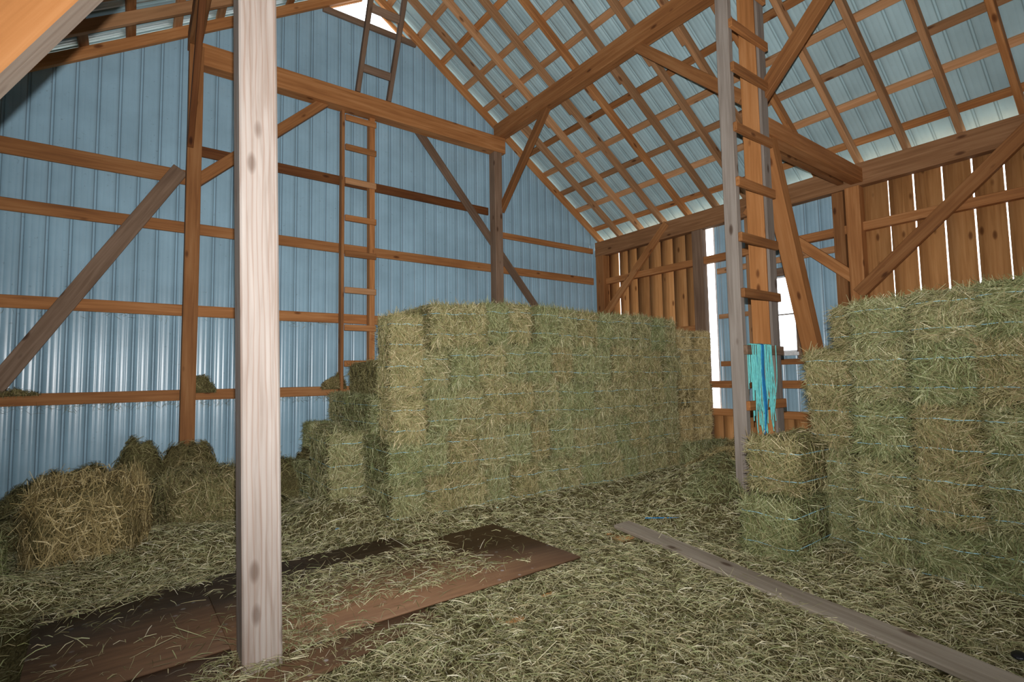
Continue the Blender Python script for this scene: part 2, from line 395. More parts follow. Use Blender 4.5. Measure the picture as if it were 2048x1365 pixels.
# window
wn = empty('window_1', (8.98, (W0+W1)/2, WZ0)); tag(wn, kind='structure')
fr = []
bm = bmesh.new()
def bmbox(bm, lo, hi):
    r = bmesh.ops.create_cube(bm, size=1.0)['verts']
    for v in r: v.co = Vector([lo[i] + (v.co[i] + 0.5)*(hi[i]-lo[i]) for i in range(3)])
def bm_obj(name, bm, mat, parent=None, bev=0.0):
    if bev: bmesh.ops.bevel(bm, geom=bm.edges[:], offset=bev, segments=1, affect='EDGES')
    me = bpy.data.meshes.new(name); bm.to_mesh(me); bm.free(); me.materials.append(mat); return link(name, me, parent)
hw = (W1 - W0)/2; hh = WZ1 - WZ0
for lo, hi in (((0, -hw, 0), (0.05, -hw+0.018, hh)), ((0, hw-0.018, 0), (0.05, hw, hh)), ((0, -hw, hh-0.02), (0.05, hw, hh)), ((0, -hw, 0), (0.05, hw, 0.03))):
    bmbox(bm, lo, hi)
bm_obj('window_frame', bm, M['white'], wn)
bm = bmesh.new(); bmbox(bm, (-0.05, -hw-0.03, -0.06), (0.03, hw+0.03, 0.0)); bm_obj('window_sill', bm, M['white'], wn, 0.004)
bm = bmesh.new(); bmbox(bm, (0.01, -hw+0.018, 0.640), (0.04, hw-0.018, 0.662)); r_ = bm_obj('meeting_rail', bm, M['wood_grey'], wn)
for z0, z1 in ((0.03, 0.640), (0.662, hh-0.02)):
    bm = bmesh.new(); bmbox(bm, (0.022, -hw+0.018, z0), (0.026, hw-0.018, z1)); bm_obj('pane', bm, M['glass'], wn)

# unseen ends of the barn: left wall, and the end behind the photographer with a doorway added to let in fill light
rows = [((LX - 0.05 - o, y, 0.2), (LX - 0.05 - o, y, zr(LX) + 0.1)) for y, o in rib_profile(BACK, GY + 0.05)]
wl = link('wall_left', strip_mesh('wall_left', rows, [M['wall_metal']])); tag(wl, kind='structure')
gr = link('ground', from_arrays('ground', [(-40, -40, 0.0), (50, -40, 0.0), (50, 50, 0.0), (-40, 50, 0.0)], [(0, 1, 2, 3)], M['ground'])); tag(gr, kind='structure')  # ground added outside to shape the light at eaves and gaps
V = []; F = []
DX0, DX1, DZ = 1.2, 3.6, 2.7
for x0, x1, z0 in ((LX, DX0, 0.2), (DX1, WX + 0.1, 0.2), (DX0, DX1, DZ)):
    xs = np.linspace(x0, x1, 14); n = len(V)
    for x in xs: V += [(x, BACK, z0), (x, BACK, zr(x) + 0.12)]
    for i in range(13): F.append((n+2*i, n+2*i+1, n+2*i+3, n+2*i+2))
wf = link('wall_front', from_arrays('wall_front', V, F, M['plank'])); tag(wf, kind='structure')

# ------------------------------------------------------------------ timber frame, gable end
G = 'timber posts of the barn frame'
PYa, PYb = 8.30, 8.50
bar('timber_post', (0.515, PYa - 0.03, 0.22), (0.690, PYb, 6.55), 'wood', 'z', 'square brown timber post against the blue gable wall, left of the wall ladder', 'post', G, wob=0.006)
bar('timber_post', (5.72, PYa, 0.22), (5.90, PYb, 6.30), 'wood_brown', 'z', 'dark brown timber post against the blue gable wall, right of the wall ladder', 'post', G, wob=0.006)
bar('timber_post', (8.70, 8.26, 0.22), (8.885, 8.50, 4.55), 'wood', 'z', 'brown corner post where blue gable wall meets the plank wall', 'post', G)
bar('tie_beam', (0.62, PYa - 0.02, 6.30), (5.98, PYb, 6.62), 'wood', 'x', 'long heavy brown tie beam across the blue gable wall above the wall ladder', 'beam', wob=0.008)
GI = 'horizontal girts on the gable wall'
gy0, gy1 = GY, GY + 0.04
bar('wall_girt', (LX, gy0, 4.60), (0.53, gy1, 4.81), 'wood', 'x', 'widest girt on blue gable wall, left bay, topmost there, grey brace ends on it', 'girt', GI, wob=0.004)
bar('wall_girt', (LX, gy0, 3.895), (8.70, gy1, 4.055), 'wood', 'x', 'long girt across blue gable wall, second up from the hay tufts girt', 'girt', GI, wob=0.004)
bar('wall_girt', (LX, gy0, 2.705), (8.70, gy1, 2.865), 'wood', 'x', 'long girt across blue gable wall, next above the one with hay tufts', 'girt', GI, wob=0.004)
bar('wall_girt', (LX, gy0, 1.515), (8.70, gy1, 1.665), 'wood', 'x', 'lowest girt on the blue gable wall, with tufts of hay caught on it', 'girt', GI, wob=0.004)
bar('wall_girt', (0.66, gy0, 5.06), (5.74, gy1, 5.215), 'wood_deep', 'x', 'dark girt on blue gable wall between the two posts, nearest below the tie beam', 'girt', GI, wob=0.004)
bar('wall_girt', (5.88, gy0, 4.635), (8.70, gy1, 4.76), 'wood', 'x', 'short upper girt on blue gable wall in the narrow right bay', 'girt', GI)
timber('diagonal_brace', (-2.10, 8.54, 0.42), (0.46, 8.54, 4.80), (0, 1, 0), 0.035, 0.20, 'wood_brown', 'grey-brown plank brace slanting up to the left gable post', 'brace', 'diagonal braces of the barn frame')
timber('diagonal_brace', (4.10, 8.54, 6.45), (8.30, 8.54, 1.65), (0, 1, 0), 0.035, 0.17, 'wood_brown', 'grey plank brace slanting down right from the tie beam behind the right gable post', 'brace', 'diagonal braces of the barn frame')
timber('knee_brace', (0.62, 8.43, 4.60), (2.50, 8.43, 6.42), (0, 1, 0), 0.10, 0.15, 'wood', 'brown knee brace from left gable post up to the tie beam, half behind pale post', 'brace', 'knee braces of the barn frame')
bar('gable_board', (RX - 0.86, GY - 0.02, 8.02), (RX + 0.86, GY + 0.04, 8.12), 'wood_brown', 'x', 'short grey-brown board under the bright triangular gable opening', 'board')

# purlin plates carried by the posts, and the eave plates
bar('purlin_plate', (5.84, BACK, 6.62), (6.02, 8.50, 6.93), 'wood', 'y', 'heavy brown beam from right gable post to the post ladder under right slope', 'beam', 'long plates under the roof', wob=0.006)
bar('purlin_plate', (0.50, BACK, 6.55), (0.66, 8.50, 6.84), 'wood', 'y', 'heavy brown beam above left gable post, seen steeply from below beside the pale post', 'beam', 'long plates under the roof', wob=0.006)
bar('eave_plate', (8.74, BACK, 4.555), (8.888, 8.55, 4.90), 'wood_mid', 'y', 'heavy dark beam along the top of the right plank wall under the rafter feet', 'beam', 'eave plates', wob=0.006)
KB = 'knee braces of the barn frame'
timber('knee_brace', (5.93, 8.40, 5.13), (5.93, 6.90, 6.66), (1, 0, 0), 0.10, 0.14, 'wood', 'brown knee brace from the right gable post up to the heavy roof beam', 'brace', KB)
timber('knee_brace', (5.93, 3.22, 5.12), (5.93, 4.80, 6.64), (1, 0, 0), 0.10, 0.15, 'wood', 'brown knee brace from ladder post up to the heavy roof beam, towards the gable', 'brace', KB)
timber('knee_brace', (5.99, 3.12, 4.98), (5.99, 1.46, 6.74), (1, 0, 0), 0.10, 0.17, 'wood', 'brown brace rising from ladder post towards the camera, its cut lower end showing', 'brace', KB)
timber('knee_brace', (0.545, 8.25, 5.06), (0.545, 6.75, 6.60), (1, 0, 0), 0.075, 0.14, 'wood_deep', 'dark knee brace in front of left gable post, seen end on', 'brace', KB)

# right wall frame
bar('timber_post', (8.70, 3.02, 0.22), (8.885, 3.215, 4.56), 'wood', 'z', 'brown wall post under the cross beam end, behind the right hay stack', 'post', G)
bar('timber_post', (8.76, 5.72, 0.22), (8.90, 5.95, 4.56), 'wood_brown', 'z', 'grey-brown door post beside the tall bright slit in the right wall', 'post', G)
bar('wall_stud', (8.78, 3.27, 0.22), (8.90, 3.43, 4.56), 'wood', 'z', 'brown stud on the right wall, just left of the wall post', 'stud', 'wall studs of the right wall')
bar('wall_stud', (8.82, 4.83, 0.9), (8.90, 4.90, 4.56), 'wood_dark', 'z', 'thin dark stud seen between ladder rail and ladder post, left of the window', 'stud', 'wall studs of the right wall')
RG = 'girts of the right wall'
bar('wall_girt', (8.78, BACK, 3.875), (8.90, 8.30, 4.01), 'wood', 'y', 'long girt along the right wall across planks, doorway and blue panel', 'girt', RG, wob=0.004)
bar('wall_girt', (8.80, 3.22, 1.50), (8.90, 5.74, 1.63), 'wood', 'y', 'thick brown girt across the blue panel below the window', 'girt', RG)
bar('wall_girt', (8.80, 3.22, 0.99), (8.90, 5.74, 1.115), 'wood_orange', 'y', 'lowest brown sill girt under the blue panel', 'girt', RG)
bar('wall_girt', (8.80, 5.93, 2.58), (8.90, 8.30, 2.71), 'wood', 'y', 'girt on the planks between corner and door post, just above the hay', 'girt', RG)
bar('wall_girt', (8.945, 3.28, 3.66), (8.993, 5.555, 3.765), 'wood_dark', 'y', 'thin girt behind the blue panel, just below the long right wall girt', 'girt', RG)
bar('wall_girt', (8.945, 4.79, 2.80), (8.993, 5.555, 2.885), 'wood_dark', 'y', 'thin short girt behind the blue panel, level with the middle of window', 'girt', RG)
bar('wall_girt', (8.945, 3.28, 1.90), (8.993, 5.555, 1.995), 'wood', 'y', 'thin girt on the blue panel directly under the window sill', 'girt', RG)
bar('window_header', (8.945, 4.02, 3.43), (8.993, 4.86, 3.57), 'wood_brown', 'y', 'grey-brown board across the top of the window', 'board')
bar('window_jamb', (8.945, 4.04, 2.0), (8.993, 4.145, 3.43), 'wood_brown', 'z', 'grey-brown upright board at right side of the window', 'board')
timber('knee_brace', (8.745, 6.50, 4.86), (8.745, 8.28, 3.16), (1, 0, 0), 0.07, 0.15, 'wood', 'brown brace on the plank wall from the eave beam down to the corner post', 'brace', KB)
timber('knee_brace', (8.745, 4.80, 4.68), (8.745, 3.16, 3.17), (1, 0, 0), 0.07, 0.16, 'wood', 'brown brace across the blue panel down to the wall post', 'brace', KB)
timber('knee_brace', (8.70, 0.98, 4.86), (8.70, 3.10, 2.92), (1, 0, 0), 0.09, 0.18, 'wood', 'brown brace over the slatted planks at right, from wall post up to eave beam', 'brace', KB)

# cross frame at the ladder post
bar('ladder_post', (5.835, 3.0, 0.22), (6.005, 3.205, 6.62), 'wood_orange', 'z', 'tall orange timber post between the two grey ladder rails', 'post', G, wob=0.005)
bar('cross_beam', (6.0, 2.97, 4.60), (8.74, 3.14, 4.81), 'wood', 'x', 'brown beam from the ladder post to the right wall post, nearer of a pair', 'beam', 'cross beams between ladder post and wall post')
bar('cross_beam', (6.0, 3.215, 4.63), (8.70, 3.30, 4.86), 'wood', 'x', 'brown beam behind the nearer one, from ladder post to right wall', 'beam', 'cross beams between ladder post and wall post')
timber('diagonal_brace', (6.12, 3.08, 4.60), (7.68, 3.08, 0.4), (0, 1, 0), 0.20, 0.165, 'wood_orange', 'thick orange timber slanting down right from the ladder post past the window', 'brace', 'diagonal braces of the barn frame')
timber('timber_post', (0.575, 3.08, 0.25), (0.435, 3.08, 6.56), (1, 0, 0), 0.19, 0.19, 'wood_pale', 'tall pale square timber post standing in the left foreground', 'post', G, bev=0.01)
# heavy diagonal crossing the top left corner, near the camera
_d = Vector((0.488, 0, 0.873)); _n = Vector((-0.873, 0, 0.488)); _p = Vector((-0.29, 2.3725, 2.965)) + 0.16*_n
timber('diagonal_brace', _p - 2.85*_d, _p + 4.0*_d, (0, 1, 0), 0.145, 0.32, 'wood_orange', 'thick orange timber slanting across the top left corner, nearest to the camera', 'brace', 'diagonal braces of the barn frame')
_o = bpy.data.objects['diagonal_brace.003']; _o.data.materials.append(M['wood_pale_grey'])
for _f in _o.data.polygons:                 # underside in a paler grey than the other faces
    if (frame(_p - 2.85*_d, _p, (0, 1, 0))[0].to_3x3() @ _f.normal).dot(-_n) > 0.9: _f.material_index = 1

# ------------------------------------------------------------------ roof timbers
def slope_pt(x, s, h):
    """point over the slope at plan position x; h metres out from the rafters' underside, square to it"""
    n = Vector((s*SL, 0, 1)).normalized()
    return Vector((x, 0, zr(x))) + n*h
for s, nm in ((1, 'right'), (-1, 'left')):
    k = 0; y = 8.525
    while y > (-0.9 if s > 0 else 3.2):
        xe = RX + s*(8.98 - RX)
        a = slope_pt(xe, s, RD/2); b_ = slope_pt(RX + s*0.02, s, RD/2)
        a.y = b_.y = y
        lab = f'{ORD[k]} roof rafter from the blue gable wall, on the {nm} slope'
        r = timber('roof_rafter', a, b_, (0, 1, 0), 0.07, RD, 'wood_dark' if k % 4 else 'wood', lab, 'rafter', f'rafters of the {nm} slope', wob=0.006)
        if k and s > 0:      # lapped splice beside the rafter over the plate
            L = (b_ - a).length; t0 = L*(8.98 - 6.30)/(8.98 - RX)
            sp = link('splice_block', box_mesh('splice_block', 0.045, RD*0.95, 0.6, M['wood_dark']), r); sp.location = (0.058, 0, t0 - 0.08)
        y -= 0.607; k += 1
    xs = [3.50, 4.09, 4.59, 5.10, 5.57, 6.10, 6.63, 7.12, 7.61, 8.08, 8.62]
    for i, x in enumerate(reversed(xs)):
        px = RX + s*(x - RX); c = slope_pt(px, s, RD + 0.02); side = Vector((CA, 0, -s*SL*CA))
        timber('roof_purlin', (c.x, BACK, c.z), (c.x, GY + 0.33, c.z), side, 0.115, 0.04, 'wood_dark' if i % 4 else 'wood',
               f'{ORD[i]} purlin strip up from the eave under the {nm} roof steel', 'purlin', f'purlins of the {nm} slope', bev=0.003)
    # barge rafter outside the gable
    xe = RX + s*(9.05 - RX); a = slope_pt(xe, s, RD); b_ = slope_pt(RX + s*0.02, s, RD); a.y = b_.y = 8.84
    timber('barge_rafter', a, b_, (0, 1, 0), 0.05, 0.07, 'wood_orange', f'orange barge rafter outside the gable opening, {nm} slope', 'rafter', 'barge rafters')

# ------------------------------------------------------------------ ladders
ld = tag(empty('wooden_ladder', (2.99, 8.47, 0.3)), 'brown wooden ladder nailed upright on the blue gable wall', 'ladder')
off = ld.location
bar('rail', (2.70, 8.40, 0.26), (2.75, 8.54, 6.30), 'wood', 'z', parent=ld, off=off, wob=0.004)
bar('rail', (3.18, 8.40, 0.26), (3.275, 8.54, 6.30), 'wood', 'z', parent=ld, off=off, wob=0.004)
for z in (6.22, 5.71, 5.13, 4.50, 3.90, 3.29, 2.67, 2.08, 1.49, 0.9):
    bar('rung', (2.75, 8.362, z - 0.10), (3.285, 8.40, z), 'wood' if z not in (5.13, 3.29) else 'wood_dark', 'x', parent=ld, off=off)
ld = tag(empty('wooden_ladder', (3.19, 8.28, 6.64)), 'thin weathered ladder leaning from the tie beam up to the ridge opening', 'ladder')
off = ld.location
def up_pt(x, t): return Vector((x, 8.28 - 0.58*t, 6.62 + 1.25*t))
for x in (2.92, 3.47): timber('rail', up_pt(x, 0) - off, up_pt(x, 1.36) - off, (1, 0, 0), 0.07, 0.10, 'wood_brown', parent=ld)
for t in (0.28, 0.93):
    p = up_pt(2.92, t) - off; q = up_pt(3.47, t) - off
    timber('rung', p, q, (0, 0.9, 0.4), 0.04, 0.125, 'wood_brown', parent=ld)
ld = tag(empty('wooden_ladder', (5.6, 3.0, 0.5)), 'tall grey ladder with short rungs fixed to the orange post, twine hanging on it', 'ladder')
off = ld.location
tag(bar('rail', (5.20, 2.965, 0.30), (5.28, 3.115, 7.0), 'wood_grey', 'z', parent=ld, off=off, wob=0.006), 'grey weathered rail')
tag(bar('rail', (5.845, 2.965, 0.30), (6.0, 2.998, 7.0), 'wood_grey', 'z', parent=ld, off=off, wob=0.004), 'grey weathered rail')
for z in (6.27, 5.69, 5.19, 4.506, 3.896, 3.283, 2.677, 2.067, 1.475, 0.88):
    r = bar('rung', (5.205, 2.92, z - 0.10), (5.985, 2.965, z), 'wood' if z != 2.067 else 'wood_brown', 'x', parent=ld, off=off)
    e = bar('end_grain', (5.2, 2.922, z - 0.098), (5.206, 2.963, z - 0.002), 'endgrain', 'z', bev=0)
    mw = e.matrix_world.copy(); e.parent = r; e.matrix_parent_inverse = Matrix.Identity(4)
    e.matrix_local = r.matrix_local.inverted() @ Matrix.Translation(-Vector(off)) @ e.matrix_local

# ------------------------------------------------------------------ tubes and twine
def tube_arrays(pts, rad, n=5, closed=False):
    P = np.asarray(pts, float); k = len(P)
    T = np.roll(P, -1, 0) - np.roll(P, 1, 0)
    if not closed: T[0] = P[1] - P[0]; T[-1] = P[-1] - P[-2]
    T /= np.linalg.norm(T, axis=1)[:, None] + 1e-9
    ref = np.where(np.abs(T[:, 2:3]) > 0.9, np.array([[1.0, 0, 0]]), np.array([[0, 0, 1.0]]))
    A = np.cross(T, ref); A /= np.linalg.norm(A, axis=1)[:, None] + 1e-9; B = np.cross(T, A)
    V = []
    for j in range(n):
        c, s_ = math.cos(2*math.pi*j/n), math.sin(2*math.pi*j/n)
        V.append(P + rad*(A*c + B*s_))
    V = np.stack(V, 1).reshape(-1, 3); F = []
    for i in range(k if closed else k - 1):
        i2 = (i+1) % k
        for j in range(n): F.append((i*n + j, i*n + (j+1) % n, i2*n + (j+1) % n, i2*n + j))
    return V, np.array(F)
def merge(parts):
    V = []; F = []; n = 0
    for v, f in parts: V.append(v); F.append(f + n); n += len(v)
    return np.concatenate(V), np.concatenate(F)

RUNGZ = 2.067
def hang(x, zl, zb, y=2.912, seed=0):
    """a strand laid over the rung: front tail to zl, back tail to zb"""
    r = random.Random(seed); pts = []
    ph = r.random()*6; a = r.uniform(0.006, 0.03); dx = r.uniform(-0.05, 0.05)
    n = 14
    for i in range(n):
        t = 1 - i/(n-1)
        z = RUNGZ + (zl - RUNGZ)*t
        pts.append((x + dx*t + a*math.sin(ph + t*7)*t, y - 0.006 - 0.02*t*abs(math.sin(ph+3*t)), z))
    for y2, z2 in ((y + 0.0, RUNGZ + 0.008), (2.942, RUNGZ + 0.014), (2.972, RUNGZ + 0.006)): pts.append((x, y2, z2))
    for i in range(1, 8):
        t = i/7; pts.append((x - dx*t*0.5, 2.974 + 0.006*t, RUNGZ + (zb - RUNGZ)*t))
    return pts
def loop_strand(x0, x1, zl, seed=0):
    r = random.Random(seed); pts = []
    for i in range(24):
        u = i/23; s_ = math.sin(math.pi*u)
        x = x0 + (x1 - x0)*u + 0.02*math.sin(9*u + seed); z = RUNGZ + 0.005 + (zl - RUNGZ)*s_**0.6
        pts.append((x, 2.905 - 0.012*s_, z))
    return pts
parts = []
rr = random.Random(5)
for i in range(20):
    x = 5.30 + 0.38*(i/19)**0.9 + rr.uniform(-0.012, 0.012)
    parts.append(tube_arrays(hang(x, rr.uniform(1.08, 1.42) if i > 6 else rr.uniform(0.92, 1.2), rr.uniform(1.2, 1.7), seed=i), 0.0058))
for i in range(7):
    x = 5.27 + 0.055*i; parts.append(tube_arrays(loop_strand(x, x + rr.uniform(0.06, 0.16), rr.uniform(1.1, 1.5), seed=i), 0.0052))
parts.append(tube_arrays([(5.34, 2.90, 1.1), (5.33, 2.89, 1.0), (5.335, 2.885, 0.93), (5.31, 2.87, 0.86), (5.27, 2.86, 0.78)], 0.0055))
V, F = merge(parts); V = V - np.array([5.5, 2.92, RUNGZ])
tb = link('twine_bundle', from_arrays('twine_bundle', V, F, M['teal'], smooth=True)); tb.location = (5.5, 2.92, RUNGZ)
tag(tb, 'bundle of turquoise baler twine hanging over a rung of the post ladder', 'twine')
parts = [tube_arrays(hang(5.455 + 0.012*i, 1.06 + 0.05*i, 1.4, y=2.905, seed=40), 0.008) for i in range(4)]
V, F = merge(parts); V = V - np.array([5.5, 2.92, RUNGZ])
tag(link('blue_strand', from_arrays('blue_strand', V, F, M['blue'], smooth=True), tb), 'bright blue strand')

# ------------------------------------------------------------------ hay
def blades(P, N, L, W, lift, rng, aniso=None, curl=0.35):
    """thin bent grass blades rooted round points P, lying in the plane square to N"""
    n = len(P)
    th = rng.random(n)*2*np.pi if aniso is None else aniso + rng.normal(0, 0.45, n)
    ref = np.where(np.abs(N[:, 2:3]) > 0.8, np.array([[0, 1.0, 0]]), np.array([[0, 0, 1.0]]))
    A = np.cross(ref, N); A /= np.linalg.norm(A, axis=1)[:, None]; B = np.cross(N, A)
    D = A*np.cos(th)[:, None] + B*np.sin(th)[:, None]; S = np.cross(N, D)
    D = D + N*(rng.normal(0, 0.22, n))[:, None]; D /= np.linalg.norm(D, axis=1)[:, None]
    tw = rng.normal(0, 0.7, n)[:, None]
    Wd = S*np.cos(tw) + N*np.sin(tw)
    c = rng.normal(0, curl, n)[:, None]; h = (rng.random(n)*lift)[:, None]
    l = L[:, None]/2; wd = Wd*W[:, None]/2
    a = P - D*l + S*c*l*0.5 + N*h*0.2; b = P + N*h; e = P + D*l + S*c*l*0.5 + N*h*0.4
    V = np.stack([a - wd*0.7, a + wd*0.7, b - wd, b + wd, e - wd*0.35, e + wd*0.35], 1).reshape(-1, 3)
    i = np.arange(n)[:, None]*6
    F = np.concatenate([i + np.array([[0, 1, 3, 2]]), i + np.array([[2, 3, 5, 4]])])
    return V, F

BW, BL, BH = 0.352, 0.95, 0.432
def bale_mesh(seed, hay='hay', loose=1.0, nb=5200, r=0.075):
    rng = np.random.default_rng(seed)
    bm = bmesh.new(); bmesh.ops.create_cube(bm, size=2.0)
    bmesh.ops.subdivide_edges(bm, edges=bm.edges[:], cuts=9, use_grid_fill=True)
    a, b, c = BW/2 - 0.012, BL/2 - 0.012, BH/2 - 0.012
    for v in bm.verts:
        p = Vector((v.co.x*a, v.co.y*b, v.co.z*c)); q = Vector((max(-a+r, min(a-r, p.x)), max(-b+r, min(b-r, p.y)), max(-c+r, min(c-r, p.z))))
        d = p - q
        if d.length > 1e-6: d = d.normalized()*r
        p = q + d
        nz = noise.noise(p*6 + Vector((seed, 0, 0)))*0.016*loose + noise.noise(p*22 + Vector((0, seed, 0)))*0.008
        p += p.normalized()*nz; p.z += c + 0.012
        v.co = p
    V0 = np.array([v.co[:] for v in bm.verts]); bm.verts.index_update(); F0 = np.array([[v.index for v in f.verts] for f in bm.faces]); bm.free()
    # blades over every face, densest on the two ends
    faces = [((0, -1, 0), 0.29), ((0, 1, 0), 0.10), ((1, 0, 0), 0.18), ((-1, 0, 0), 0.21), ((0, 0, 1), 0.18), ((0, 0, -1), 0.04)]
    Vs = [V0]; Fs = [F0]; n = len(V0); half = np.array([BW/2, BL/2, BH/2])
    for nv, fr_ in faces:
        k = int(nb*fr_); nv = np.array(nv, float); P = (rng.random((k, 3))*2 - 1)*half*0.97
        ax = int(np.argmax(np.abs(nv))); P[:, ax] = nv[ax]*(half[ax] - 0.012 + rng.normal(0, 0.007*loose, k))
        # round the rim
        oth = [i for i in range(3) if i != ax]
        edge = np.maximum(np.abs(P[:, oth[0]])/half[oth[0]], np.abs(P[:, oth[1]])/half[oth[1]])
        P[:, ax] -= nv[ax]*np.clip(edge - (1 - r*3.4), 0, 1)*0.24*(r/0.075)**0.5
        P[:, 2] += BH/2
        N = np.tile(nv, (k, 1)) + rng.normal(0, 0.12, (k, 3)); N /= np.linalg.norm(N, axis=1)[:, None]
        L = rng.uniform(0.05, 0.19, k)*(0.8 + 0.2*loose); W = rng.uniform(0.0026, 0.0070, k)
        an = None
        if ax == 1:        # stems fold round the ends: clumps of leaning, curling strands
            an = 1.57 + 1.5*np.array([noise.noise(Vector((p[0]*5, p[2]*5, seed*3.1))) for p in P])*2.0
            mixr = rng.random(k) < 0.35; an[mixr] = rng.random(mixr.sum())*6.28
        v, f = blades(P, N, L, W, 0.022*loose, rng, an, 0.22)
        Vs.append(v); Fs.append(f + n); n += len(v)
    mi = np.concatenate([np.zeros(len(F0), int), np.ones(sum(len(f) for f in Fs[1:]), int)])
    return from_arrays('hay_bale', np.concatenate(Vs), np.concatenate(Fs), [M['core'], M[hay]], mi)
def twine_mesh(z, seed):
    """loop of string right round the length of a bale"""
    rng = random.Random(seed); pts = []
    a, b, r = BW/2 - 0.003, BL/2 + 0.003, 0.05
    def arc(cx, cy, t0):
        for i in range(5):
            t = t0 + math.pi/2*i/4; pts.append((cx + r*math.cos(t), cy + r*math.sin(t), z + rng.uniform(-0.004, 0.004)))
    arc(a-r, b-r, 0); arc(-a+r, b-r, math.pi/2); arc(-a+r, -b+r, math.pi)
    for u in (0.25, 0.5, 0.75): pts.append((-a + r + (2*a - 2*r)*u, -b - rng.uniform(-0.006, 0.004), z + rng.uniform(-0.008, 0.008)))
    arc(a-r, -b+r, 1.5*math.pi)
    V, F = tube_arrays(pts, 0.0030, 5, True)
    return from_arrays('twine', V, F, M['twine'], smooth=True)

BV = [bale_mesh(i + 1) for i in range(6)]
BVS = [bale_mesh(31, 'hay_straw'), bale_mesh(32, 'hay_straw')]
BVL = [bale_mesh(21, 'hay_straw', 2.6, 7500, 0.13), bale_mesh(22, 'hay', 2.4, 7500, 0.12), bale_mesh(23, 'hay_dark', 1.6, 5000)]
TW = [twine_mesh(z, i) for i in range(3) for z in (BH*0.27, BH*0.76)]
protos = {}
def bale(loc, rz, label, group, mesh=None, scale=(1, 1, 1), tilt=(0, 0), twine=True):
    me = mesh if mesh is not None else random.choice(BV)
    if me.name not in protos:
        o = link('hay_bale', me); t = [link('twine', TW[0], o), link('twine', TW[1], o)] if me not in BVL else []
        protos[me.name] = (o, t)
    else:                                    # a copy of the bale with copies of its strings
        p, ts = protos[me.name]
        o = p.copy(); C.objects.link(o); k = random.randrange(3)
        for i, t in enumerate(ts):
            c = t.copy(); C.objects.link(c); c.parent = o; c.data = TW[2*k + i]
    o.location = loc; o.rotation_euler = (tilt[0], tilt[1], rz); o.scale = scale
    tag(o, label, 'hay bale', group)
    return o
ROW = ['bottom row', 'second row up', 'third row up', 'fourth row up', 'top row']
# the big stack in the middle: ends towards the camera
AX0, NA, PA = 2.08, 13, 0.3595
AY = 4.86
for r in range(5):
    sh = (0.0, -0.05, 0.03, -0.03, 0.05)[r]
    for c in range(NA):
        x = AX0 + PA*(c + 0.5) + sh*(0 < c < NA - 1)
        top = np.interp(x, [2.07, 2.3, 2.6, 3.83, 4.83, 6.83], [2.40, 2.44, 2.56, 2.66, 2.60, 2.63]) + random.uniform(-0.02, 0.02)
        pit = (top - 0.28)/5; dy = random.uniform(-0.05, 0.06); ysc = 1.0
        if c == 0 and r >= 2: ysc = 0.42          # broken short bales at the sloping left corner
        y = AY + BL/2*ysc + dy + (0.02 if r else -0.05)
        bale((x + random.uniform(-0.006, 0.006), y, 0.28 + pit*r), random.uniform(-0.05, 0.05),
             f'hay bale in the big middle stack, {ROW[r]}, {ORD[c]} from the left', 'bales of the big middle stack', scale=(1, ysc, pit/BH*0.985))
# stepped left flank of the middle stack, running back to the gable wall
GL = 'bales on the left flank of the middle stack'
POS = ['nearest', 'second back', 'farthest back']
for i, y in enumerate((6.33, 7.30, 8.06)):
    for r in range(4 if i < 2 else 3):
        bale(((2.24, 2.27, 2.42, 2.68)[r] + 0.12*i*(r > 1) + random.uniform(-0.02, 0.02), y, 0.28 + 0.43*r), random.uniform(-0.05, 0.05), f'hay bale on left flank of middle stack, {ROW[r]}, {POS[i]} along the flank', GL,
             mesh=BVL[2] if r == 3 else None, scale=(1, 0.98 if i < 2 else 0.5, 0.98))
for r, (x, y, lab) in enumerate(((1.86, 5.95, 'lowest of the low step left of the middle stack'), (1.87, 6.0, 'upper of the low step left of the middle stack'))):
    bale((x, y, 0.28 + 0.45*r), random.uniform(-0.06, 0.06), 'hay bale, ' + lab, GL, scale=(1.02, 1, 1.09))
bale((1.90, 7.0, 0.28), 0.05, 'hay bale behind the low step left of the middle stack, near the wall ladder', GL)
# narrow stack beyond it, doorway light put into its straw colour
for c, x in enumerate((7.42, 8.03)):
    for r in range(5):
        bale((x + random.uniform(-0.01, 0.01), 5.3 + BL/2 + random.uniform(-0.02, 0.03), 0.28 + 0.445*r), random.choice((0, math.pi)) + random.uniform(-0.03, 0.03),
             f'lit-coloured hay bale of the narrow stack beside the bright slit, {ROW[r]}, {("left", "right")[c]} column', 'bales of the narrow stack by the slit', mesh=BVS[(r + c) % 2], scale=(1.6 if c == 0 else 1.25, 1, 1.02))
bale((6.95, 4.55, 0.30), 1.45, 'low hay bale lying between middle stack and ladder, before the narrow stack', 'single bales lying about', mesh=BVL[1], scale=(1.1, 1, 1.0))
